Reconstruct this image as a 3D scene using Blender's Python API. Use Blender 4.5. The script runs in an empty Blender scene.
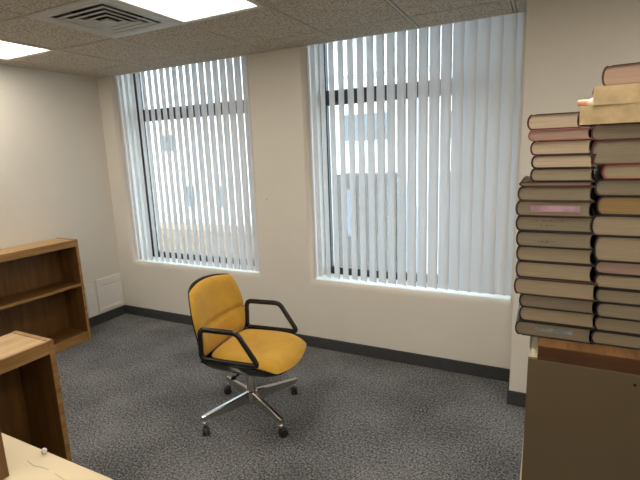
import bpy, bmesh, math, random
from mathutils import Vector, Matrix
random.seed(7)
C = bpy.context.scene.collection
PI = math.pi

# ------------------------------------------------------------------ camera
F, YAW, PITCH, ROLL = 448.8, -0.468, 0.1919, -0.0364
CAM = Vector((4.094, -3.248, 1.666))
H = 2.477                                   # ceiling height
fw = Vector((math.sin(YAW)*math.cos(PITCH), math.cos(YAW)*math.cos(PITCH), -math.sin(PITCH)))
r0 = Vector((math.cos(YAW), -math.sin(YAW), 0)); u0 = r0.cross(fw)
rr = math.cos(ROLL)*r0 + math.sin(ROLL)*u0; uu = -math.sin(ROLL)*r0 + math.cos(ROLL)*u0
cam_data = bpy.data.cameras.new('camera'); cam = bpy.data.objects.new('camera', cam_data); C.objects.link(cam)
cam_data.sensor_width = 36; cam_data.lens = F/640*36; cam_data.clip_start = 0.02; cam_data.clip_end = 300
cam_data.shift_x = -0.84/640
M = Matrix((rr, uu, -fw)).transposed().to_4x4(); M.translation = CAM
cam.matrix_world = M
bpy.context.scene.camera = cam

# ------------------------------------------------------------------ light
sc = bpy.context.scene
sc.view_settings.view_transform = 'Standard'; sc.view_settings.look = 'None'
sc.view_settings.gamma = 1; sc.view_settings.use_curve_mapping = False
sc.view_settings.exposure = 0.22
world = bpy.data.worlds.new('overcast_sky'); sc.world = world; world.use_nodes = True
bg = world.node_tree.nodes['Background']
bg.inputs[0].default_value = (0.72, 0.87, 1.0, 1); bg.inputs[1].default_value = 3.7
sun_d = bpy.data.lights.new('sun', 'SUN'); sun_d.energy = 5.0; sun_d.angle = 0.03; sun_d.color = (1, .95, .88)
sun = bpy.data.objects.new('sun', sun_d); C.objects.link(sun)
sun.rotation_euler = Vector((0.35, 1.0, -1.15)).to_track_quat('-Z', 'Y').to_euler()
sun.location = (0, -10, 15)
LAMP = 7.2                                  # troffer lens strength
sc.cycles.max_bounces = 12; sc.cycles.diffuse_bounces = 8; sc.cycles.transparent_max_bounces = 16
sc.cycles.sample_clamp_indirect = 6

# ------------------------------------------------------------------ materials
def nodes_mat(name):
    m = bpy.data.materials.new(name); m.use_nodes = True
    return m, m.node_tree, m.node_tree.nodes['Principled BSDF']
def objcoord(nt, scale=(1,1,1), rot=(0,0,0), src='Object'):
    tc = nt.nodes.new('ShaderNodeTexCoord'); mp = nt.nodes.new('ShaderNodeMapping')
    mp.inputs['Scale'].default_value = scale; mp.inputs['Rotation'].default_value = rot
    nt.links.new(tc.outputs[src], mp.inputs[0]); return mp.outputs[0]
def noise(nt, co, scale, detail=2, rough=.5):
    n = nt.nodes.new('ShaderNodeTexNoise'); n.inputs['Scale'].default_value = scale
    n.inputs['Detail'].default_value = detail; n.inputs['Roughness'].default_value = rough
    nt.links.new(co, n.inputs['Vector']); return n.outputs['Fac']
def ramp(nt, fac, stops):
    r = nt.nodes.new('ShaderNodeValToRGB'); e = r.color_ramp.elements
    while len(e) < len(stops): e.new(.5)
    for el, (p, c) in zip(e, stops): el.position = p; el.color = (*c, 1)
    nt.links.new(fac, r.inputs[0]); return r.outputs[0]
def bump(nt, b, h, strength, dist=.002):
    n = nt.nodes.new('ShaderNodeBump'); n.inputs['Strength'].default_value = strength; n.inputs['Distance'].default_value = dist
    nt.links.new(h, n.inputs['Height']); nt.links.new(n.outputs[0], b.inputs['Normal'])
def plain(name, col, rough=.6, metal=0, var=.06, scale=14, spec=None, bmp=0):
    m, nt, b = nodes_mat(name)
    co = objcoord(nt); n = noise(nt, co, scale, 3)
    lo = tuple(max(0, c*(1-var)) for c in col); hi = tuple(min(1, c*(1+var)) for c in col)
    nt.links.new(ramp(nt, n, [(.3, lo), (.7, hi)]), b.inputs['Base Color'])
    b.inputs['Roughness'].default_value = rough; b.inputs['Metallic'].default_value = metal
    if spec is not None: b.inputs['Specular IOR Level'].default_value = spec
    if bmp: bump(nt, b, noise(nt, co, 300, 2), bmp, .001)
    return m
def wood(name, a, bcol, axis='Y', scale=6, rough=.45):
    m, nt, b = nodes_mat(name)
    st = {'X': (.08, 1, 1), 'Y': (1, .08, 1), 'Z': (1, 1, .08)}[axis]
    co = objcoord(nt, st)
    n1 = noise(nt, co, scale*4, 4, .6); n2 = noise(nt, co, scale*28, 3, .6)
    mx = nt.nodes.new('ShaderNodeMath'); mx.operation = 'MULTIPLY_ADD'; mx.inputs[1].default_value = .45
    nt.links.new(n2, mx.inputs[0]); nt.links.new(n1, mx.inputs[2])
    nt.links.new(ramp(nt, mx.outputs[0], [(.5, a), (.72, tuple((x+y)/2 for x, y in zip(a, bcol))), (.95, bcol)]), b.inputs['Base Color'])
    b.inputs['Roughness'].default_value = rough; bump(nt, b, n2, .12, .001)
    return m

M_wall = plain('wall_paint', (.76, .73, .67), .75, var=.015, scale=3, bmp=.05)
M_base = plain('vinyl_baseboard', (.050, .051, .055), .5)
# carpet
M_carpet, nt, b = nodes_mat('carpet')
co = objcoord(nt)
n = noise(nt, co, 80, 5, .95); n2 = noise(nt, co, 2.2, 3)
mx = nt.nodes.new('ShaderNodeMath'); mx.operation = 'MULTIPLY_ADD'; mx.inputs[1].default_value = .12
nt.links.new(n2, mx.inputs[0]); nt.links.new(n, mx.inputs[2])
nt.links.new(ramp(nt, mx.outputs[0], [(.43, (.014, .015, .017)), (.53, (.074, .076, .081)), (.65, (.36, .365, .38))]), b.inputs['Base Color'])
b.inputs['Roughness'].default_value = .95; b.inputs['Specular IOR Level'].default_value = .1
bump(nt, b, n, .8, .004)
# ceiling tile
M_tile, nt, b = nodes_mat('acoustic_tile')
co = objcoord(nt)
n = noise(nt, co, 75, 3, .7)
nt.links.new(ramp(nt, n, [(.36, (.22, .19, .15)), (.52, (.52, .465, .38)), (.7, (.64, .58, .48))]), b.inputs['Base Color'])
b.inputs['Roughness'].default_value = .95; bump(nt, b, n, .7, .004)
M_tbar = plain('ceiling_grid_metal', (.48, .45, .39), .45)
M_white = plain('white_paint', (.84, .83, .80), .45, var=.02)
M_troffer = plain('fixture_frame', (.55, .53, .48), .4)
M_vent = plain('vent_metal', (.46, .45, .42), .4, metal=.2)
M_ventdark = plain('vent_inside', (.05, .05, .05), .7)
M_lens, nt, b = nodes_mat('lamp_lens')
co = objcoord(nt)
b.inputs['Base Color'].default_value = (.8, .8, .78, 1)
nt.links.new(ramp(nt, noise(nt, co, 90, 1), [(.3, (1, .89, .75)), (.7, (1, .92, .79))]), b.inputs['Emission Color'])
b.inputs['Emission Strength'].default_value = LAMP
M_frame = plain('bronze_window_frame', (.028, .030, .034), .4, metal=.3)
# glass pane
M_glass = bpy.data.materials.new('window_glass'); M_glass.use_nodes = True; nt = M_glass.node_tree; nt.nodes.clear()
o_ = nt.nodes.new('ShaderNodeOutputMaterial'); t_ = nt.nodes.new('ShaderNodeBsdfTransparent'); g_ = nt.nodes.new('ShaderNodeBsdfGlossy')
t_.inputs[0].default_value = (.93, .96, .96, 1); g_.inputs['Roughness'].default_value = .02
x_ = nt.nodes.new('ShaderNodeMixShader'); x_.inputs[0].default_value = .05
nt.links.new(t_.outputs[0], x_.inputs[1]); nt.links.new(g_.outputs[0], x_.inputs[2]); nt.links.new(x_.outputs[0], o_.inputs[0])
# blind slat: vinyl, lets some light through
M_slat = bpy.data.materials.new('vinyl_slat'); M_slat.use_nodes = True; nt = M_slat.node_tree; nt.nodes.clear()
o_ = nt.nodes.new('ShaderNodeOutputMaterial'); d_ = nt.nodes.new('ShaderNodeBsdfPrincipled'); t_ = nt.nodes.new('ShaderNodeBsdfTranslucent')
x_ = nt.nodes.new('ShaderNodeMixShader'); x_.inputs[0].default_value = .36
d_.inputs['Base Color'].default_value = (.82, .82, .82, 1); d_.inputs['Roughness'].default_value = .45; t_.inputs[0].default_value = (.84, .84, .86, 1)
nt.links.new(d_.outputs[0], x_.inputs[1]); nt.links.new(t_.outputs[0], x_.inputs[2]); nt.links.new(x_.outputs[0], o_.inputs[0])
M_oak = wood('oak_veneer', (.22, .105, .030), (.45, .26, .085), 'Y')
M_oakdark_shade = wood('oak_veneer_dark_shaded', (.090, .038, .008), (.20, .095, .024), 'Z')  # darker oak: the shade inside the bookcases is put into the colour
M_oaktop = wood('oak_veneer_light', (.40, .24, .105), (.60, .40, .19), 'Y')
M_slab_shade = wood('laminate_shaded', (.040, .014, .005), (.13, .052, .017), 'X', 5, .35)
M_cream = plain('cream_metal', (.62, .56, .40), .5, var=.02)
M_taupe_shade = plain('taupe_metal_shaded', (.125, .090, .048), .55, var=.05, scale=5)  # cabinet front: brownish paint, darkened further by shade put into the colour
M_fabric, nt, b = nodes_mat('mustard_fabric')
co = objcoord(nt); n = noise(nt, co, 260, 2); n3 = noise(nt, co, 9, 2)
mx = nt.nodes.new('ShaderNodeMath'); mx.operation = 'MULTIPLY_ADD'; mx.inputs[1].default_value = .5
nt.links.new(n3, mx.inputs[0]); nt.links.new(n, mx.inputs[2])
nt.links.new(ramp(nt, mx.outputs[0], [(.45, (.50, .265, .020)), (.95, (.72, .41, .042))]), b.inputs['Base Color'])
b.inputs['Roughness'].default_value = .9; b.inputs['Sheen Weight'].default_value = .2; bump(nt, b, n, .4, .001)
M_seam = plain('seam_thread', (.12, .055, .012), .8)
M_black = plain('black_plastic', (.012, .012, .012), .22)
M_rubber = plain('black_rubber', (.015, .015, .015), .5)
M_chrome = plain('chrome', (.62, .60, .57), .18, metal=1, var=.02)
M_cord = plain('white_cord', (.66, .68, .68), .5)

# ------------------------------------------------------------------ helpers
def bx(bm, x0, x1, y0, y1, z0, z1, bev=0, seg=2):
    vs = [bm.verts.new((x, y, z)) for x in (x0, x1) for y in (y0, y1) for z in (z0, z1)]
    fs = [bm.faces.new([vs[i] for i in f]) for f in ((0,1,3,2),(4,6,7,5),(0,4,5,1),(2,3,7,6),(0,2,6,4),(1,5,7,3))]
    if bev:
        es = list({e for f in fs for e in f.edges})
        bmesh.ops.bevel(bm, geom=es, offset=bev, segments=seg, affect='EDGES', profile=.5)
    return vs
def quad(bm, *p):
    return bm.faces.new([bm.verts.new(q) for q in p])
def tube(bm, pts, rad, n=10, closed=False, flat=1.0, upv=None):
    pts = [Vector(p) for p in pts]; rings = []; N = len(pts)
    for i, p in enumerate(pts):
        a = pts[(i-1) % N] if (closed or i > 0) else p
        c = pts[(i+1) % N] if (closed or i < N-1) else p
        t = (c-a).normalized()
        up = Vector(upv) if upv else (Vector((0,0,1)) if abs(t.z) < .95 else Vector((0,1,0)))
        s = t.cross(up).normalized(); w = s.cross(t)
        r = rad[i] if isinstance(rad, (list, tuple)) else rad
        rings.append([bm.verts.new(p + r*(math.cos(k*2*PI/n)*s*flat + math.sin(k*2*PI/n)*w)) for k in range(n)])
    for i in range(N if closed else N-1):
        A, B = rings[i], rings[(i+1) % N]
        for k in range(n): bm.faces.new((A[k], A[(k+1) % n], B[(k+1) % n], B[k]))
    if not closed:
        bm.faces.new(rings[0][::-1]); bm.faces.new(rings[-1])
def lathe(bm, prof, o=(0,0,0), axis='Z', n=24):
    rings = []
    for r, h in prof:
        ring = []
        for k in range(n):
            a = 2*PI*k/n; c, s = r*math.cos(a), r*math.sin(a)
            v = {'Z': (c, s, h), 'X': (h, c, s), 'Y': (s, h, c)}[axis]
            ring.append(bm.verts.new(Vector(v)+Vector(o)))
        rings.append(ring)
    for A, B in zip(rings, rings[1:]):
        for k in range(n): bm.faces.new((A[k], A[(k+1) % n], B[(k+1) % n], B[k]))
    bm.faces.new(rings[0][::-1]); bm.faces.new(rings[-1])
def obj(name, bm, mat, parent=None, smooth=False, loc=None):
    bmesh.ops.recalc_face_normals(bm, faces=bm.faces)
    me = bpy.data.meshes.new(name); bm.to_mesh(me); bm.free()
    o = bpy.data.objects.new(name, me); C.objects.link(o)
    for m in (mat if isinstance(mat, (list, tuple)) else [mat]): me.materials.append(m)
    if smooth:
        for p in me.polygons: p.use_smooth = True
        try: me.set_sharp_from_angle(angle=math.radians(40))
        except Exception: pass
    if parent: o.parent = parent
    if loc: o.location = loc
    return o
def struct(name, bm, mat, parent=None, smooth=False):
    o = obj(name, bm, mat, parent, smooth)
    if not parent: o['kind'] = 'structure'
    return o
def thing(name, label, cat, loc=(0,0,0), rotz=0, group=None):
    o = bpy.data.objects.new(name, None); C.objects.link(o); o.empty_display_size = .1
    o.location = loc; o.rotation_euler = (0, 0, rotz); o['label'] = label; o['category'] = cat
    if group: o['group'] = group
    return o
def tag(o, label, cat, group=None):
    o['label'] = label; o['category'] = cat
    if group: o['group'] = group
    return o
def B(): return bmesh.new()
def box_bm(*a, **k):
    bm = B(); bx(bm, *a, **k); return bm

# ------------------------------------------------------------------ room shell
XR, YB, PX, PY = 6.6, -5.2, 3.948, -0.307
W = [(0.215, 1.80), (2.365, 3.915)]          # window openings
SILL, HEAD, DEP, RB = 0.602, H+.18, 0.26, 0.040
struct('floor', box_bm(-.1, XR+.1, YB-.1, .4, -.1, 0), M_carpet)
# back wall with two openings whose edges are rounded over
bm = B()
prof = [(RB*(1-math.sin(t)), RB*(1-math.cos(t))) for t in [PI/2*k/6 for k in range(7)]]   # (offset outward, depth)
prof = prof + [(0, .42)]
def grid_face(x0, x1, z0, z1, y): quad(bm, (x0, y, z0), (x1, y, z0), (x1, y, z1), (x0, y, z1))
TOPZ = H+.4
for y, o in ((0, RB), (.42, 0)):
    xs = [-.1, W[0][0]-o, W[0][1]+o, W[1][0]-o, W[1][1], XR+.1]
    for i in (0, 2, 4): grid_face(xs[i], xs[i+1], -.1, TOPZ, y)
    for i in (1, 3): grid_face(xs[i], xs[i+1], -.1, SILL-o, y); grid_face(xs[i], xs[i+1], HEAD, TOPZ, y)
for k, (a, b_) in enumerate(W):
    last = None
    for o, d in prof:
        rx = b_+o if k == 0 else b_
        row = [(a-o, d, HEAD), (a-o, d, SILL-o), (rx, d, SILL-o), (rx, d, HEAD)]
        row = [bm.verts.new(p) for p in row]
        if last:
            for i in range(3): bm.faces.new((last[i], last[i+1], row[i+1], row[i]))
            bm.faces.new((last[3], last[0], row[0], row[3]))
        last = row
wb = struct('wall_back', bm, M_wall)
for p in wb.data.polygons:                   # only the rounded edge strips shade smoothly
    p.use_smooth = abs(p.normal.y) > .02 and abs(p.normal.y) < .998
struct('wall_left', box_bm(-.12, 0, YB-.1, 0, -.1, H+.3), M_wall)
struct('wall_right', box_bm(XR, XR+.1, YB-.1, 0, -.1, H+.3), M_wall)
struct('wall_front', box_bm(-.1, XR+.1, YB-.1, YB, -.1, H+.3), M_wall)
struct('wall_pier', box_bm(PX, XR, PY, 0, -.02, H+.02, bev=.006), M_wall)
BBH = .098
struct('baseboard_left', box_bm(0, .012, YB, -.012, 0, BBH, bev=.003), M_base)
struct('baseboard_back', box_bm(0, PX, -.012, 0, 0, BBH, bev=.003), M_base)
bm = B(); bx(bm, PX-.010, XR, PY-.012, PY, 0, BBH, bev=.003); bx(bm, PX-.010, PX, PY, -.012, 0, BBH)
struct('baseboard_pier', bm, M_base)

# ceiling: tiles with recessed edges between painted T bars
GX = [0.0] + [.2095+.6096*i for i in range(0, 11)] + [XR]
GY = [0.0, -.288, -.948, -1.545] + [-1.545-.6096*i for i in range(1, 6)] + [YB]
VENT = (2, 2)
def cell(i, j): return GX[i], GX[i+1], GY[j+1], GY[j]
LIGHTS = [(1, 2), (4, 2), (7, 3), (1, 6), (4, 6), (7, 6), (9, 2)]     # each covers rows j and j+1
taken = {(3, 2)}
for i, j in LIGHTS: taken |= {(i, j), (i, j+1)}
bm = B()
for i in range(len(GX)-1):
    for j in range(len(GY)-1):
        if (i, j) in taken or GX[i+1]-GX[i] < .02: continue
        x0, x1, y0, y1 = cell(i, j); g = .006; e = .013
        L = [[(x0+g, y0+g, H+.010), (x1-g, y0+g, H+.010), (x1-g, y1-g, H+.010), (x0+g, y1-g, H+.010)],
             [(x0+e, y0+e, H+.010), (x1-e, y0+e, H+.010), (x1-e, y1-e, H+.010), (x0+e, y1-e, H+.010)],
             [(x0+e+.002, y0+e+.002, H), (x1-e-.002, y0+e+.002, H), (x1-e-.002, y1-e-.002, H), (x0+e+.002, y1-e-.002, H)]]
        V = [[bm.verts.new(p) for p in l] for l in L]
        for A_, B_ in zip(V, V[1:]):
            for k in range(4): bm.faces.new((A_[k], A_[(k+1) % 4], B_[(k+1) % 4], B_[k]))
        bm.faces.new(V[2])
bx(bm, -.1, XR+.1, YB-.1, -.001, H+.20, H+.30)
struct('ceiling', bm, M_tile)
bm = B()
for x in GX[1:-1]: bx(bm, x-.007, x+.007, YB, 0, H-.002, H+.03)
for y in GY[1:-1]: bx(bm, 0, XR, y-.006, y+.006, H-.0015, H+.03)
bx(bm, 0, .018, YB, 0, H+.002, H+.03); bx(bm, 0, PX, -.018, 0, H-.002, H+.03)
bx(bm, PX-.018, XR, PY-.018, PY, H-.002, H+.02); bx(bm, PX-.016, PX-.001, PY, 0, H-.004, H+.02)
struct('trim_ceiling_grid', bm, M_tbar)

# troffer lights
def troffer(i, j, label):
    x0, x1, y1 = GX[i], GX[i+1], GY[j]; y0 = GY[j+2]
    t = thing('ceiling_light', label, 'light', ((x0+x1)/2, (y0+y1)/2, H), 0, 'recessed ceiling lights')
    hx, hy = (x1-x0)/2-.008, (y1-y0)/2-.008; fw_ = .030
    bm = B()
    for a, b2, c, d in ((-hx, hx, -hy, -hy+fw_), (-hx, hx, hy-fw_, hy), (-hx, -hx+fw_, -hy+fw_, hy-fw_), (hx-fw_, hx, -hy+fw_, hy-fw_)):
        bx(bm, a, b2, c, d, -.004, .09, bev=.002)
    bx(bm, -hx, hx, -hy, hy, .09, .10)
    obj('light_frame', bm, M_troffer, t)
    bm = B(); bx(bm, -hx+fw_, hx-fw_, -hy+fw_, hy-fw_, .004, .014)
    obj('light_lens', bm, M_lens, t)
troffer(1, 2, 'long lit ceiling light near the left wall, above the bookcase')
troffer(4, 2, 'large lit ceiling light right beside the air vent')
troffer(7, 3, 'lit ceiling light above the stacks of books, out of the photo')
troffer(9, 2, 'added unseen ceiling light towards the right wall, brightening the pier')  # added fixture out of view, set near the pier wall to brighten it
troffer(7, 6, 'added unseen ceiling light behind the camera, brightening the pier and book fronts')  # extra unseen fixture, added to light the pier and book fronts
troffer(1, 6, 'lit ceiling light at the far left end behind the camera')
troffer(4, 6, 'lit ceiling light in the middle behind the camera')

# air vent: nested square louvres
x0, x1, y0, y1 = cell(3, 2)
t = thing('ceiling_vent', 'square metal ceiling air vent with nested louvre rings between two lights', 'air vent', ((x0+x1)/2, (y0+y1)/2, H))
hx, hy = (x1-x0)/2-.008, (y1-y0)/2-.008
def sq_ring(bm, a0, z0, a1, z1, th=.003):
    V = []
    for a, z in ((a0, z0), (a1, z1), (a1-th, z1+th*.6), (a0-th, z0+th*.6)):
        V.append([bm.verts.new((sx*a*hx, sy*a*hy, z)) for sx, sy in ((-1,-1),(1,-1),(1,1),(-1,1))])
    for p in range(4):
        A_, B_ = V[p], V[(p+1) % 4]
        for k in range(4): bm.faces.new((A_[k], A_[(k+1) % 4], B_[(k+1) % 4], B_[k]))
bm = B(); bx(bm, -hx, hx, -hy, hy, .085, .09); obj('vent_box', bm, M_ventdark, t)
bm = B()
for s in (-1, 1):
    bx(bm, s*hx-(.05 if s > 0 else 0), s*hx+(.05 if s < 0 else 0), -hy, hy, -.003, .005, bev=.001)
    bx(bm, -hx+.05, hx-.05, s*hy-(.05 if s > 0 else 0), s*hy+(.05 if s < 0 else 0), -.003, .005, bev=.001)
obj('vent_flange', bm, M_vent, t)
for k, a in enumerate((.84, .66, .48, .30)):
    bm = B(); sq_ring(bm, a, -.004, a-.10, .000, th=.004)
    obj('louvre_ring', bm, M_vent, t)
bm = B(); bx(bm, -.12*hx, .12*hx, -.12*hy, .12*hy, -.012, .0, bev=.004); obj('louvre_centre', bm, M_vent, t)

# ------------------------------------------------------------------ windows
def window(n, a, b_):
    wroot = bpy.data.objects.new('window_%d' % n, None); C.objects.link(wroot); wroot['kind'] = 'structure'
    wroot.location = ((a+b_)/2, DEP, SILL); ox, oz = (a+b_)/2, SILL
    bm = B(); y0, y1 = 0, .05
    def r(x0, x1, z0, z1, ya=y0, yb=y1): bx(bm, x0-ox, x1-ox, ya, yb, z0-oz, z1-oz, bev=.002)
    r(a, a+.055, SILL, HEAD); r(b_-.055, b_, SILL, HEAD)
    r(a+.055, b_-.055, SILL, SILL+.062); r(a+.055, b_-.055, HEAD-.05, HEAD)
    r(a+.055, b_-.055, 2.050, 2.165, -.012, y1)
    mid = (a+b_)/2 - (.08 if n == 1 else -.1)
    if n == 1: r(mid-.012, mid+.012, SILL+.062, 2.06, .005, .045)
    obj('window_frame', bm, M_frame, wroot)
    lower = [(a+.055, mid-.012, SILL+.062, 2.06), (mid+.012, b_-.055, SILL+.062, 2.06)] if n == 1 else [(a+.055, b_-.055, SILL+.062, 2.06)]
    for x0, x1, z0, z1 in [(a+.055, b_-.055, 2.165, HEAD-.05)]+lower:
        obj('window_pane', box_bm(x0-ox, x1-ox, .024, .028, z0-oz, z1-oz), M_glass, wroot)
window(1, *W[0]); window(2, *W[1])

# ------------------------------------------------------------------ vertical blinds
def slat_bm(w=.089, z0=0, z1=1, bow=.013, th=.0009):
    bm = B(); n = 6; rows = []
    for s in (th/2, -th/2):
        for z in (z0, z1):
            rows.append([bm.verts.new((w*(k/n-.5), s + bow*(1-(2*k/n-1)**2), z)) for k in range(n+1)])
    a, b2, c, d = rows
    for k in range(n):
        bm.faces.new((a[k], a[k+1], b2[k+1], b2[k])); bm.faces.new((c[k+1], c[k], d[k], d[k+1]))
        bm.faces.new((a[k+1], a[k], c[k], c[k+1])); bm.faces.new((b2[k], b2[k+1], d[k+1], d[k]))
    bm.faces.new((a[0], b2[0], d[0], c[0])); bm.faces.new((a[n], c[n], d[n], b2[n]))
    return bm
def blind(name_label, a, b_, phi0, phi1, start, pitch, zlo, cord_x):
    t = thing('vertical_blind', name_label, 'blinds', ((a+b_)/2, .055, H), 0, 'vertical blinds')
    ox = (a+b_)/2
    bm = B(); bx(bm, a+.004-ox, b_-.004-ox, -.022, .022, .012, .050, bev=.003); obj('headrail', bm, M_white, t)
    me = None; x = start; N = int((b_-.03-start)/pitch)+1
    for k in range(N):
        f = k/(N-1); ph = math.radians(phi0+(phi1-phi0)*f + random.uniform(-2, 2))
        # front edge to the right, back edge to the left
        if me is None: s = obj('slat', slat_bm(z0=zlo-H, z1=.012), M_slat, t, True); me = s.data
        else: s = bpy.data.objects.new('slat', me); C.objects.link(s); s.parent = t
        s.location = (start+k*pitch+.03-ox, .0, 0)
        s.rotation_euler = (0, 0, -(PI/2-ph))
    if cord_x:
        bm = B(); zb = zlo+.0-H
        pts = [(cord_x-ox, -.030, .02)]
        pts += [(cord_x-ox, -.036, zb+.04)] + [(cord_x-ox-.012+.012*math.cos(q), -.036, zb+.028-.014*math.sin(q)) for q in [PI*k/8 for k in range(9)]] + [(cord_x-.024-ox, -.036, zb+.04), (cord_x-.024-ox, -.030, .02)]
        tube(bm, pts, .0028, 6); obj('pull_cord', bm, M_cord, t, True)
    return t
blind('white vertical blind in the left window, pull cord hanging at its right', W[0][0], W[0][1], 67, 76, .232, .0792, .614, 1.785)
blind('white vertical blind in the right window beside the book stacks', W[1][0], W[1][1], 50, 78, 2.378, .0792, .622, None)
bm = B(); lathe(bm, [(.011, 0), (.011, .004), (.004, .005), (.004, .016), (.009, .017), (.009, .020)], axis='Y', n=12)
for v in bm.verts: v.co.y *= -1
tag(obj('cord_cleat', bm, M_cord, loc=(1.945, 0, 1.29)), 'small clear cord cleat on the wall right of the left window', 'cord cleat')

# ------------------------------------------------------------------ across the street
M_fac = plain('white_facade', (.80, .80, .78), .8, var=.03, scale=1)
M_beige = plain('beige_facade', (.085, .078, .072), .8, var=.05, scale=1)
M_pane = plain('facade_pane', (.13, .15, .16), .25, var=.2, scale=.6)
M_brick, nt, b = nodes_mat('orange_brick')
co = objcoord(nt, (1,1,1), (PI/2, 0, 0)); br = nt.nodes.new('ShaderNodeTexBrick'); br.inputs['Scale'].default_value = 4
br.inputs['Color1'].default_value = (.20, .115, .065, 1); br.inputs['Color2'].default_value = (.24, .15, .085, 1); br.inputs['Mortar'].default_value = (.25, .22, .18, 1)
nt.links.new(co, br.inputs[0]); nt.links.new(br.outputs[0], b.inputs['Base Color'])
M_asph = plain('asphalt', (.25, .25, .25), .9)
struct('floor_street', box_bm(-40, 40, .6, 40, -9.2, -9), M_asph)
def facade(label, x0, x1, Y, z0, z1, mat, wins, trimz=(), dep=6):
    t = thing('building', label, 'building', ((x0+x1)/2, Y, z0)); ox = (x0+x1)/2
    bm = B(); bx(bm, x0-ox, x1-ox, 0, dep, 0, z1-z0)
    obj('building_wall', bm, mat, t)
    for z in trimz: obj('cornice', box_bm(x0-.1-ox, x1+.1-ox, -.18, .05, z-z0, z-z0+.22, bev=.03), mat, t)
    for a, b2, c, d in wins:
        w = obj('building_window', box_bm(a-ox, b2-ox, -.04, .02, c-z0, d-z0, bev=.01), mat, t)
        obj('pane', box_bm(a+.08-ox, b2-.08-ox, -.06, -.03, c+.08-z0, d-.08-z0), M_pane, w)
WINS_A = [(-3.65, -1.25, 2.0, 3.2), (.5, 1.6, 1.95, 3.05), (-12.15, -11.45, -.85, .35), (-10.1, -9.5, -.85, .35), (-8.1, -6.6, 2.0, 3.2), (-13.6, -12.6, 1.9, 2.9), (4.4, 6.2, 2.0, 3.2)]
facade('white building across the street with grey windows, seen through both blinds', -22, 9, 14, -9, 9, M_fac, WINS_A, (4.6,))
facade('low orange brick building across the street, seen through the left blind', -19, -5.2, 12.2, -9, -1.6, M_brick, [(-15+2.4*k, -14+2.4*k, -4.4, -2.8) for k in range(4)], dep=1.7)
facade('low beige building across the street, seen left of centre through the right blind', -3.1, -.78, 12.4, -9, .83, M_beige, [(-2.9, -2.25, -1.6, .35)], dep=1.3)
facade('narrower beige building across the street, seen through the right part of the right blind', .88, 1.9, 12.4, -9, .83, M_beige, [(1.1, 1.7, -.9, .1)], dep=1.3)

# ------------------------------------------------------------------ wall plates on the left wall
t = thing('access_panel', 'square white access panel door low on the left wall near the corner', 'access panel', (0, -.165, .12))
bm = B(); 
for a, b2, c, d in ((-.155, .145, 0, .03), (-.155, .145, .30, .345), (-.155, -.125, .03, .30), (.115, .145, .03, .30)): bx(bm, 0, .012, a, b2, c, d, bev=.002)
obj('panel_frame', bm, M_white, t)
obj('panel_door', box_bm(0, .006, -.125, .115, .03, .30, bev=.001), M_white, t)
bm = B(); bx(bm, .006, .0095, -.085, .085, .268, .275, bev=.001); obj('finger_slot', bm, M_troffer, t)
t = thing('outlet_plate', 'small white wall plate left of the access panel', 'wall plate', (0, -.395, .31))
obj('plate', box_bm(0, .006, -.045, .045, 0, .13, bev=.002), M_white, t)
for zz in (.018, .106): obj('plate_screw', box_bm(.006, .0075, -.003, .003, zz, zz+.006), M_troffer, t)
tag(obj('raceway_cover', box_bm(0, .008, -.045, .060, 0, .205, bev=.002), M_white, loc=(0, -.395, .10)), 'plain white cover plate just below the small wall plate', 'cover plate')

# ------------------------------------------------------------------ bookcases
def bookcase(label, xb, xf, y_near, y_far, h, shelves, topmat, holes=True):
    """back towards -X at xb, open front at xf; runs along Y"""
    L = y_far-y_near; D = xf-xb; th = .022
    t = thing('bookcase', label, 'bookcase', ((xb+xf)/2, (y_near+y_far)/2, 0), 0, 'low oak bookcases')
    hd, hl = D/2, L/2
    for s in (-1, 1):
        bm = B(); bx(bm, -hd, hd, s*hl-(th if s > 0 else 0), s*hl+(th if s < 0 else 0), 0, h, bev=.0015)
        if holes:
            for k in range(7):
                for xx in (-hd+.05, hd-.05):
                    yy = s*(hl-th)
                    bx(bm, xx-.003, xx+.003, yy-.0006, yy+.0006, .28+k*.08, .286+k*.08)
        sp = obj('side_panel', bm, M_oakdark_shade, t)
        bm = B(); ya = s*hl-(th if s > 0 else 0)-.0004; yb = s*hl+(th if s < 0 else 0)+.0004
        bx(bm, hd-.004, hd+.0006, ya, yb, 0, h); bx(bm, -hd, hd-.004, ya, yb, h-.004, h+.0006)
        obj('edge_strip', bm, M_oak, sp)
    obj('back_panel', box_bm(-hd, -hd+.008, -hl+th, hl-th, .0, h-.03), M_oakdark_shade, t)
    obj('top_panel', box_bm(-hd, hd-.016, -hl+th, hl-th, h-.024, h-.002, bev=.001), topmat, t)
    obj('top_rail', box_bm(hd-.016, hd-.001, -hl+th, hl-th, h-.062, h-.001, bev=.0015), M_oak, t)
    for z in shelves:
        sh = obj('shelf', box_bm(-hd+.008, hd-.009, -hl+th, hl-th, z-.024, z, bev=.001), M_oakdark_shade, t)
        obj('edge_strip', box_bm(-.0 + hd-.009, hd-.005, -hl+th, hl-th, z-.0242, z+.0002), M_oak, sh)
    obj('toe_kick', box_bm(hd-.03, hd-.008, -hl+th, hl-th, 0, shelves[0]-.024, bev=.001), M_oak, t)
bookcase('low oak bookcase standing against the left wall, two empty shelves', .013, .288, -1.58, -.645, .970, (.085, .558), M_oaktop)
bookcase('nearer low oak bookcase with its top seen from above, at lower left', 1.825, 2.108, -2.99, -2.077, .870, (.085,), M_oaktop)

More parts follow.
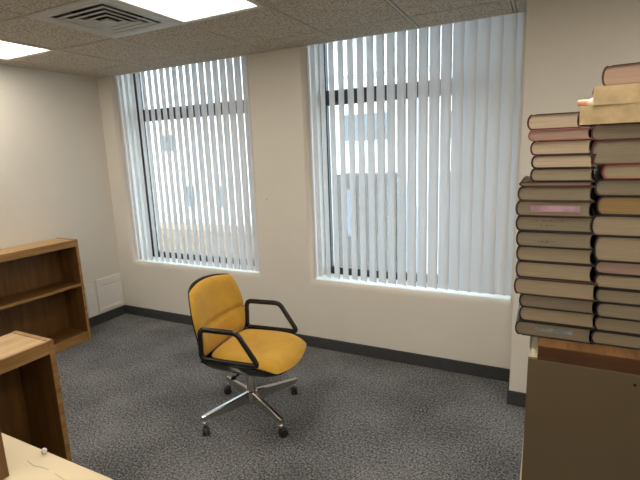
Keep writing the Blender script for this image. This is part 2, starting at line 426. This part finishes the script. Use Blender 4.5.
# table with a cream top, and the wooden upright beside it
table = t = thing('table', 'table with a scratched cream top in the bottom left corner', 'table', (2.85, -2.78, 0))
M_top, nt, b = nodes_mat('scratched_cream_top')
co = objcoord(nt)
n = noise(nt, co, 4.5, 4, .6); cr = ramp(nt, n, [(.485, (.80, .70, .52)), (.5, (.50, .40, .24)), (.515, (.80, .70, .52))])
n2 = noise(nt, co, 2.1, 2); cr2 = ramp(nt, n2, [(.60, (0, 0, 0)), (.64, (1, 1, 1))])
mxn = nt.nodes.new('ShaderNodeMix'); mxn.data_type = 'RGBA'; mxn.inputs[6].default_value = (.80, .67, .44, 1)
nt.links.new(cr2, mxn.inputs[0]); nt.links.new(cr, mxn.inputs[7]); nt.links.new(mxn.outputs[2], b.inputs['Base Color'])
b.inputs['Roughness'].default_value = .4
obj('tabletop', box_bm(-.62, .50, -.30, .283, .722, .75, bev=.003), M_top, t)
for sx in (-.56, .44):
    for sy in (-.25, .22): obj('leg', box_bm(sx-.02, sx+.02, sy-.02, sy+.02, 0, .722, bev=.003), M_black, t)
obj('apron', box_bm(-.54, .42, .20, .215, .64, .722), M_black, t)
def on_table(px, py):
    d = fw + rr*((px-320.84)/F) - uu*((py-240)/F); k = (.7502-CAM.z)/d.z
    return CAM + d*k - Vector((2.85, -2.78, 0))
M_scratch = plain('scratch', (.50, .42, .28), .7)
for pp in ([(27, 460), (30, 463), (34, 466), (41, 467), (49, 470)], [(54, 473), (60, 477), (66, 481)]):
    bm = B(); tube(bm, [on_table(*p) for p in pp], [.0006]+[.0013]*(len(pp)-2)+[.0006], 6); obj('scratch', bm, M_scratch, table)
t = thing('wooden_upright', 'dark brown wooden upright standing on the cream table, at the photo edge', 'wooden board', (2.585, -2.63, .75))
obj('board', box_bm(-.12, .117, -.014, .014, 0, .40, bev=.002), M_oakdark_shade, t)
bm = B(); lathe(bm, [(.004, 0), (.007, .002), (.009, .008), (.007, .014), (.003, .017)], n=14)
tag(obj('push_knob', bm, M_white, smooth=True, loc=(2.695, -2.506, .75)), 'tiny white knob on the far edge of the cream table', 'knob')

# ------------------------------------------------------------------ chair
def pad_bm(fn, nu=26, nv=26, k=.35, top=1, bot=1, edge=6):
    bm = B()
    def uvw(i, j):
        s, t_ = 2*i/nu-1, 2*j/nv-1
        e = max(0, (1-abs(s)**edge))**.5*max(0, (1-abs(t_)**edge))**.5
        return s*math.sqrt(1-k*t_*t_/2), t_*math.sqrt(1-k*s*s/2), e
    T = {}; Bt = {}
    for i in range(nu+1):
        for j in range(nv+1):
            u, v, e = uvw(i, j)
            T[i, j] = bm.verts.new(fn(u, v, e*top))
            rim = i in (0, nu) or j in (0, nv)
            Bt[i, j] = T[i, j] if rim else bm.verts.new(fn(u, v, -e*bot))
    for i in range(nu):
        for j in range(nv):
            bm.faces.new((T[i, j], T[i+1, j], T[i+1, j+1], T[i, j+1]))
            q = (Bt[i, j], Bt[i, j+1], Bt[i+1, j+1], Bt[i+1, j])
            try: bm.faces.new(q)
            except Exception: pass
    return bm
def sm(o, lv=1):
    m = o.modifiers.new('sub', 'SUBSURF'); m.levels = lv; m.render_levels = lv; return o
def make_chair():
    t = thing('office_chair', 'mustard yellow upholstered office chair with black arms and chrome base', 'chair', (2.45, -1.07, 0), math.radians(5))
    SX, SL, SW = .082, .265, .256
    # seat: x forward, y left
    def seat(u, v, w, grow=0):
        x = SX + u*(SL+grow); wy = (SW+grow)*(1-.08*max(0, -u)); y = v*wy
        z = .448 - .085*max(0, u-.35)**1.6 + .020*v*v + .020*max(0, -u)**2
        return Vector((x, y, z + w*.044))
    BK, BW = .228, .275
    def backx(u, v): return -.216 - .084*max(0, v*.5+.5)**1.25 + .060*u*u
    def back(u, v, w, grow=0):
        zz = .673 + v*(BK+grow)
        wd = (BW+grow) - .022*max(0, v)**2 - .008*max(0, -v)
        g = w*(1-.5*math.exp(-((v+.16)/.05)**2)) if w > 0 else w
        return Vector((backx(u, v) + g*.040, u*wd, zz + g*.010))
    sm(obj('seat_cushion', pad_bm(lambda u, v, w: seat(u, v, w), k=.50, bot=.45), M_fabric, t, True))
    sm(obj('back_cushion', pad_bm(lambda u, v, w: back(u, v, w), k=.46, bot=.3), M_fabric, t, True))
    bm = B(); tube(bm, [back(u, -.16, .50)+Vector((.009, 0, 0)) for u in [k/12*.96 for k in range(-12, 13)]], .0026, 6); obj('seam', bm, M_seam, t, True)
    bm = B(); tube(bm, [Vector((-.155+.035*v*v*-1, v*.235, .476+.012*v*v)) for v in [k/12*.95 for k in range(-12, 13)]], .0035, 6); obj('seam', bm, M_seam, t, True)
    # one bent shell: behind the back, round the corner, under the seat
    m = 16; rows = []                       # row: function of u -> point on the outside
    for k in range(9):
        tt = 1.0 - 1.75*k/8
        def row(u, tt=tt):
            kk = .46; vm = tt*math.sqrt(1-kk*u*u/2) if tt > 0 else tt
            um = u*math.sqrt(1-kk*tt*tt/2) if tt > 0 else u
            p = back(um, vm, 0, .003); p.x -= .028 - .022*abs(u)**4; return p
        rows.append(row)
    for x, z, wd in ((-.246, .470, .249), (-.240, .435, .252), (-.222, .405, .255), (-.190, .378, .258), (-.12, .368, .262), (0, .366, .266), (.10, .368, .268), (.19, .371, .266), (.26, .374, .250), (.315, .384, .21)):
        def row(u, x=x, z=z, wd=wd):
            fr = max(0, (x-.12)/.2)
            if z > .42: return Vector((x+.060*u*u*(z-.38)/.09*.9+.012*abs(u)**4, u*wd, z))
            if x < -.18: return Vector((x+.035*abs(u)**3, u*wd, z+.060*abs(u)**4))
            return Vector((x-.035*fr*abs(u)**2, u*wd, z+.098*abs(u)**6*(1-.3*fr)))
        rows.append(row)
    P = [[r(2*j/m-1) for j in range(m+1)] for r in rows]; NR = len(P)
    bm = B(); outer = []; inner = []
    for i in range(NR):
        ro, ri = [], []
        for j in range(m+1):
            a = P[max(0, i-1)][j]; b2 = P[min(NR-1, i+1)][j]; c_ = P[i][max(0, j-1)]; d_ = P[i][min(m, j+1)]
            nn = (d_-c_).cross(b2-a).normalized()
            if nn.dot(Vector((.05, 0, .60))-P[i][j]) < 0: nn = -nn
            ro.append(bm.verts.new(P[i][j])); ri.append(bm.verts.new(P[i][j]+nn*.009))
        outer.append(ro); inner.append(ri)
    for G in (outer, inner):
        for i in range(NR-1):
            for j in range(m): bm.faces.new((G[i][j], G[i][j+1], G[i+1][j+1], G[i+1][j]))
    for j in range(m):
        for i in (0, NR-1): bm.faces.new((outer[i][j], outer[i][j+1], inner[i][j+1], inner[i][j]))
    for i in range(NR-1):
        for j in (0, m): bm.faces.new((outer[i][j], outer[i+1][j], inner[i+1][j], inner[i][j]))
    sm(obj('shell', bm, M_black, t, True))
    # arms: closed trapezoid loops
    for s in (-1, 1):
        Q = [Vector((-.166, s*.266, .484)), Vector((-.158, s*.268, .672)), Vector((.095, s*.270, .678)), Vector((.222, s*.266, .490))]
        pts = []
        for i in range(4):
            p = Q[i]; a = (Q[i-1]-p).normalized(); c_ = (Q[(i+1) % 4]-p).normalized(); r = .036
            for k in range(6):
                f = k/5; pts.append((p+a*r)*(1-f)**2 + p*2*f*(1-f) + (p+c_*r)*f*f)
        bm = B(); tube(bm, pts, .0125, 10, closed=True, flat=1.35, upv=(0, 1, 0))
        obj('arm', bm, M_black, t, True)
    # mechanism, column, base
    bm = B(); bx(bm, -.09, .09, -.07, .07, .335, .372, bev=.008); obj('tilt_mechanism', bm, M_black, t)
    bm = B(); tube(bm, [(.02, -.06, .352), (.0, -.13, .345), (-.012, -.165, .338)], .006, 8); bx(bm, -.024, .002, -.19, -.16, .330, .346, bev=.004); obj('tilt_lever', bm, M_black, t)
    bm = B(); lathe(bm, [(.034, .085), (.036, .10), (.036, .165), (.030, .170), (.029, .30), (.034, .305), (.034, .336)], n=24); obj('column', bm, M_chrome, t, True)
    for k in range(4):
        a = math.radians(-25+90*k-5); d = Vector((math.cos(a), math.sin(a), 0)); sdir = Vector((-d.y, d.x, 0))
        bm = B(); secs = [(.028, .090, .168, .016), (.16, .090, .150, .015), (.325, .093, .130, .013), (.352, .098, .127, .011)]
        R = []
        for r, zb, zt, hw in secs:
            R.append([bm.verts.new(d*r + sdir*y + Vector((0, 0, z))) for y, z in ((-hw*.7, zb), (hw*.7, zb), (hw, zb+.006), (hw, zt-.005), (hw*.6, zt), (-hw*.6, zt), (-hw, zt-.005), (-hw, zb+.006))])
        for A_, B_ in zip(R, R[1:]):
            for q in range(8): bm.faces.new((A_[q], A_[(q+1) % 8], B_[(q+1) % 8], B_[q]))
        bm.faces.new(R[0]); bm.faces.new(R[-1][::-1])
        leg = obj('base_leg', bm, M_chrome, t)
        tip = d*.332
        bm = B(); lathe(bm, [(.006, .050), (.006, .095)], o=tip, n=12); lathe(bm, [(.013, .062), (.013, .078), (.009, .082)], o=tip, n=14)
        obj('caster_stem', bm, M_chrome, leg, True)
        off = Vector((math.cos(a+1.2), math.sin(a+1.2), 0)); ax = Vector((-off.y, off.x, 0)); bm = B()
        cc = tip + off*.014 + Vector((0, 0, .027))
        for s in (-1, 1):
            ring = []
            for rr_, h_ in ((.004, 0.004), (.023, .004), (.027, .007), (.027, .016), (.023, .020), (.004, .021)):
                ring.append([bm.verts.new(cc + ax*s*h_ + off*rr_*math.cos(q*PI/10) + Vector((0, 0, 1))*rr_*math.sin(q*PI/10)) for q in range(20)])
            for A_, B_ in zip(ring, ring[1:]):
                for q in range(20): bm.faces.new((A_[q], A_[(q+1) % 20], B_[(q+1) % 20], B_[q]))
            bm.faces.new(ring[0]); bm.faces.new(ring[-1][::-1])
        tube(bm, [tip+Vector((0, 0, .045)), tip+Vector((0, 0, .066))], [.014, .012], 12)
        obj('caster', bm, M_rubber, leg, True)
    return t
make_chair()

# ------------------------------------------------------------------ cabinet under the books
CX0, CY0, CY1, CZ = 4.076, -2.048, -1.58, 1.125
t = thing('storage_cabinet', 'tall beige metal cabinet with a dark wood laminate top, under the books', 'cabinet', (4.55, -1.81, 0))
ox, oy = 4.55, -1.81
CX1 = 5.02
obj('cabinet_front', box_bm(CX0-ox, CX1-ox, CY0-oy, CY0+.012-oy, .0, CZ, bev=.0015), M_taupe_shade, t)
bm = B(); bx(bm, CX0-ox, CX0+.004-ox, CY0+.012-oy, CY1-oy, 0, CZ, bev=.001); bx(bm, CX1-.012-ox, CX1-ox, CY0+.012-oy, CY1-oy, 0, CZ)
bx(bm, CX0+.004-ox, CX1-.012-ox, CY1-.01-oy, CY1-oy, 0, CZ)
bx(bm, CX0+.004-ox, CX1-.012-ox, CY0+.012-oy, CY1-.01-oy, CZ-.012, CZ-.002)
obj('cabinet_body', bm, M_cream, t)
bm = B(); bx(bm, CX0-.006-ox, CX0-ox, CY0+.001-oy, CY1-oy, .0, .665, bev=.001); obj('side_flange', bm, M_cream, t)
M_slabtop = wood('laminate_surface', (.085, .038, .012), (.25, .125, .042), 'Y', 7, .35)
obj('laminate_top', box_bm(4.098-ox, CX1+.02-ox, CY0+.003-oy, CY1-oy, CZ-.002, 1.163, bev=.001), M_slabtop, t)
obj('edge_band_shaded', box_bm(4.0975-ox, CX1+.02-ox, CY0+.0005-oy, CY0+.003-oy, CZ-.002, 1.1628, bev=.0005), M_slab_shade, t)  # front edge of the slab, its shade painted in as darker laminate
bm = B(); lathe(bm, [(.0035, 0), (.003, .0015)], axis='Y', n=12)
for v in bm.verts: v.co.y *= -1
obj('screw', bm, M_black, t, loc=(4.308-ox, CY0-oy, 1.098))
bm = B()
# ------------------------------------------------------------------ books
ZT = 1.163
COV = dict(black=(.018, .014, .014), maroon=(.095, .020, .020), brown=(.065, .030, .020), red=(.23, .035, .035), navy=(.016, .018, .030), pink=(.34, .11, .10), tan=(.56, .42, .23))
PAG = dict(cream=(.38, .305, .205), grey=(.28, .23, .16), pale=(.56, .45, .32), rose=(.40, .275, .215), ochre=(.34, .22, .095), dim=(.24, .195, .14))
cmat = {k: plain('cover_'+k, v, .45, var=.15, scale=40) for k, v in COV.items()}
pmat = {}
for k, v in PAG.items():
    m, nt, b = nodes_mat('pages_'+k); co = objcoord(nt, (1, 1, 60))
    nt.links.new(ramp(nt, noise(nt, co, 12, 3, .6), [(.3, tuple(c*.82 for c in v)), (.7, tuple(min(1, c*1.1) for c in v))]), b.inputs['Base Color'])
    b.inputs['Roughness'].default_value = .8; pmat[k] = m
def hardback(x0, x1, yf, dep, z0, z1, cov, pag, label, spine=-1, rotz=0, tilt=0, group=None, cat='book'):
    """lies flat, head edge towards -Y, spine at -X (spine=-1) or +X"""
    w, h = x1-x0, z1-z0
    t = thing('hardback_book', label, cat, ((x0+x1)/2, yf+dep/2, z0), rotz, group)
    if tilt: t.rotation_euler = (0, tilt, rotz)
    ct = .0028; hw = w/2; sq = .003                       # cover thickness, square
    # cover outline in XZ (for spine at -X), extruded along Y
    n = 8; r = h/2; bulge = .010
    outer = [(hw, 0), (-hw+.020, 0), (-hw+.014, .0016), (-hw+bulge, .0004)]
    for k in range(n+1):
        a = PI/2 + PI*k/n; outer.append((-hw+bulge+bulge*math.cos(a), h/2 - (h/2)*math.sin(a)))
    outer += [(-hw+.014, h-.0016), (-hw+.020, h), (hw, h)]
    inner = [(hw, h-ct), (-hw+.020, h-ct), (-hw+.016, h-ct-.0003)]
    for k in range(n+1):
        a = PI/2 + PI*k/n; inner.append((-hw+bulge+.003+(bulge-.0005)*math.cos(a), h/2 + (h/2-ct)*math.sin(a)))
    inner += [(-hw+bulge+.0035, ct+.0002), (-hw+.016, ct+.0003), (-hw+.020, ct), (hw, ct)]
    loop = [(x*(-spine), z) for x, z in outer+inner]
    bm = B(); A_ = [bm.verts.new((x, -dep/2, z)) for x, z in loop]; B_ = [bm.verts.new((x, dep/2, z)) for x, z in loop]
    N = len(loop)
    for k in range(N): bm.faces.new((A_[k], A_[(k+1) % N], B_[(k+1) % N], B_[k]))
    for G_ in (A_, B_):
        for k in range(N//2-1): bm.faces.new((G_[k], G_[k+1], G_[N-2-k], G_[N-1-k]))
    obj('cover', bm, cmat[cov], t)
    # page block: rounded at the spine, hollow at the fore edge
    pts = []
    for k in range(n+1):
        a = PI/2 + PI*k/n; pts.append((-hw+bulge+.003+(bulge-.001)*math.cos(a), h/2+(h/2-ct)*math.sin(a)))
    for k in range(n+1):
        a = -PI/2 + PI*k/n; pts.append((hw-.004-.006*math.cos(a), h/2+(h/2-ct)*math.sin(a)))
    pts = [(x*(-spine), z) for x, z in pts]
    bm = B(); A_ = [bm.verts.new((x, -dep/2+sq, z)) for x, z in pts]; B_ = [bm.verts.new((x, dep/2-sq, z)) for x, z in pts]
    N = len(pts)
    for k in range(N): bm.faces.new((A_[k], A_[(k+1) % N], B_[(k+1) % N], B_[k]))
    bm.faces.new(A_); bm.faces.new(B_[::-1])
    bmesh.ops.triangulate(bm, faces=[f for f in bm.faces if len(f.verts) > 4])
    obj('pages', bm, pmat[pag], t)
    return t
def zof(px, py, Y=-1.99):
    d = fw + rr*((px-320.84)/F) - uu*((py-240)/F); s = (Y-CAM.y)/d.y
    return CAM.z + d.z*s
def xof(px, py, Y=-1.99):
    d = fw + rr*((px-320.84)/F) - uu*((py-240)/F); s = (Y-CAM.y)/d.y
    return CAM.x + d.x*s
ORD = ['bottom', 'second', 'third', 'fourth', 'fifth', 'sixth', 'seventh', 'eighth', 'ninth', 'tenth', 'eleventh', 'twelfth', 'thirteenth', 'fourteenth', 'fifteenth']
# (left px, right px, bottom py, top py at the left edge, cover, pages, words)
LEFT = [(515, 592, 333, 319, 'black', 'dim', 'blue stained edge'), (519, 596, 319, 305, 'black', 'cream', 'plain edge'), (519, 595, 305, 292, 'black', 'dim', 'greyish edge'),
        (514, 596, 292, 275.5, 'brown', 'cream', 'a thick page block'), (515.5, 593, 275.5, 259.5, 'black', 'cream', 'plain edge'), (516, 593, 259.5, 244.5, 'black', 'cream', 'plain edge'),
        (516, 593, 244.5, 229.2, 'black', 'grey', 'faint stamp'), (515.5, 593, 229.2, 214.3, 'black', 'grey', 'two faint stamped lines'),
        (515.5, 592, 214.3, 199.3, 'brown', 'grey', 'a pink paper slip'), (517.5, 593, 199.3, 185.3, 'brown', 'grey', 'plain edge'), (519, 593, 185.3, 180.3, 'brown', 'rose', 'very thin')]
UP = [(530, 594, 180.3, 167.2, 'black', 'cream', 'dark cover'), (531, 594, 167.2, 154, 'black', 'pale', 'dark cover'), (530, 592, 154, 139.8, 'maroon', 'pale', 'maroon cover'),
      (528, 591, 139.8, 128.6, 'pink', 'rose', 'thin pinkish red cover'), (527, 582, 128.6, 113.2, 'maroon', 'pale', 'dark red cover')]
yj = [0, .004, -.003, -.008, .002, .004, -.002, .003, 0, .002, .006, .004, .002, .006, .003, .004]
M_stamp = plain('faded_ink', (.24, .20, .15), .8, var=.4, scale=200); M_blue = plain('blue_stain', (.20, .24, .24), .8, var=.3, scale=60)
M_slip = plain('pink_paper', (.46, .28, .36), .6, var=.25, scale=30)
z = ZT
zl = [zof(LEFT[0][0]+2, LEFT[0][2])]
for k, (a, b2, pb, pt, cv, pg, wds) in enumerate(LEFT+UP):
    z1 = max(z+.008, zof(a+2, pt) + (ZT-zl[0]))
    yf = -1.99+yj[k]
    x0, x1 = xof(a, (pb+pt)/2), xof(b2+(2 if k < 15 else 0), (pb+pt)/2)
    if k < len(LEFT): lab = '%s hardback with %s, %s in the left stack' % ('dark' if cv == 'black' else 'brown', wds, 'at the bottom' if k == 0 else ORD[k]+' from bottom')
    else:
        m_ = len(UP)-1-(k-len(LEFT)); lab = 'smaller hardback with %s, %s of the left stack' % (wds, 'on top' if m_ == 0 else ['', 'second', 'third', 'fourth', 'fifth'][m_]+' from the top')
    o = hardback(x0, x1, yf, .24 if k < len(LEFT) else .21, z, z1, cv, pg, lab, group='hardback books in the left stack')
    if k in (0, 6, 7, 8):
        fx = yf+.003
        def strip(name, mat, a_, b_, c_, d_):
            bm = B(); bx(bm, a_, b_, -(.24)/2+.0018, -(.24)/2+.0034, c_, d_); return obj(name, bm, mat, o)
        hh = z1-z; w2 = (x1-x0)/2
        if k == 8: strip('paper_slip', M_slip, -w2+.036, w2-.028, hh*.30, hh*.68)
        else:
            if k == 0: strip('stain', M_blue, -w2+.050, w2-.045, hh*.42, hh*.70)
            if k == 6: strip('stamp', M_stamp, -w2+.045, w2-.085, hh*.30, hh*.42)
            if k == 7: strip('stamp', M_stamp, -w2+.040, w2-.065, hh*.66, hh*.72); strip('stamp', M_stamp, -w2+.055, w2-.085, hh*.36, hh*.44)
    z = z1
ZL = z
RT = [(596, 341, 327.7, 'black', 'grey'), (599, 327.7, 313.9, 'black', 'grey'), (601, 313.9, 299, 'black', 'grey'), (600, 299, 285.3, 'black', 'grey'), (599.5, 285.3, 271.4, 'black', 'cream'),
      (600, 271.4, 258.6, 'black', 'rose'), (599, 258.6, 233.5, 'black', 'cream'), (596, 233.5, 213.1, 'black', 'cream'), (602, 213.1, 194.4, 'black', 'ochre'), (600, 194.4, 178, 'black', 'grey'),
      (603, 178, 163.5, 'red', 'cream'), (592, 163.5, 139.5, 'maroon', 'grey'), (592, 139.5, 123.5, 'maroon', 'grey')]
wR = {5: 'pinkish page edges', 6: 'the thickest page block', 7: 'cream page edges', 8: 'ochre page edges', 10: 'bright red cover', 11: 'a thick block and dark red cover', 12: 'a dark red cover'}
z = ZT; zr0 = zof(600, 341)
for k, (a, pb, pt, cv, pg) in enumerate(RT):
    z1 = zof(602, pt) + (ZT-zr0)*(1-k/13)
    lab = 'hardback with %s, %s in the right stack' % (wR.get(k, 'a black cover'), 'at the bottom' if k == 0 else ORD[k]+' from bottom')
    x0 = xof(a-(5 if cv == 'black' else 1), (pb+pt)/2, -1.985)
    hardback(x0, x0+.185+.004*math.sin(k*2.1), -1.985+.003*math.sin(k*1.7), .25, z, z1, cv, pg, lab, group='hardback books in the right stack')
    z = z1
ZR = z
# tan softcover books on top of the right stack, spines to the viewer
def softback(x0, x1, yf, dep, z0, z1, label, rotz=0, tilt=0):
    w, h = (x1-x0)/2, z1-z0
    t = thing('softcover_book', label, 'book', ((x0+x1)/2, yf+dep/2, z0), rotz, 'tan softcover books on the right stack')
    t.rotation_euler = (0, tilt, rotz)
    bm = B(); c = .0012
    loop = [(-dep/2, 0), (-dep/2, h), (dep/2, h), (dep/2, h-c), (-dep/2+c, h-c), (-dep/2+c, c), (dep/2, c), (dep/2, 0)]
    A_ = [bm.verts.new((-w, y, zz)) for y, zz in loop]; B_ = [bm.verts.new((w, y, zz)) for y, zz in loop]
    for k in range(8): bm.faces.new((A_[k], A_[(k+1) % 8], B_[(k+1) % 8], B_[k]))
    for G_ in (A_, B_):
        for f_ in ((1, 2, 3, 4), (0, 1, 4, 5), (0, 5, 6, 7)): bm.faces.new([G_[k] for k in f_])
    obj('cover', bm, cmat['tan'], t)
    obj('pages', box_bm(-w+.002, w-.002, -dep/2+c, dep/2-.002, c, h-c), pmat['pale'], t)
    return t
p1t = zof(600, 105, -2.0); p2t = zof(600, 86, -2.0)
softback(xof(583.3, 116), 4.425, -2.0, .17, ZR, p1t, 'wider tan softcover book lying directly on the right stack', rotz=math.radians(-5.5))
softback(xof(595, 96), 4.44, -2.0, .16, p1t, p2t, 'upper tan softcover book, between the wider tan one and the top hardback', rotz=math.radians(-2))
hardback(xof(609, 75), 4.41, -1.985, .22, p2t, zof(612, 64.5, -1.985), 'brown', 'rose', 'brown hardback book at the very top of the right stack', rotz=math.radians(-7), group='hardback books in the right stack')
# little tube lying beside the upper tan book
t = thing('glue_tube', 'small white tube with a peach cap sticking out beside the tan books', 'tube', (xof(588, 100, -1.93), -1.93, p1t+.013))
bm = B(); lathe(bm, [(.005, -.002), (.0125, .013), (.013, .016), (.013, .07)], axis='X', n=18); obj('tube_body', bm, M_white, t, True)
M_cap = plain('peach_cap', (.72, .40, .28), .4)
bm = B(); lathe(bm, [(.0065, -.022), (.0072, -.020), (.0078, -.002)], axis='X', n=16); obj('cap', bm, M_cap, t, True)
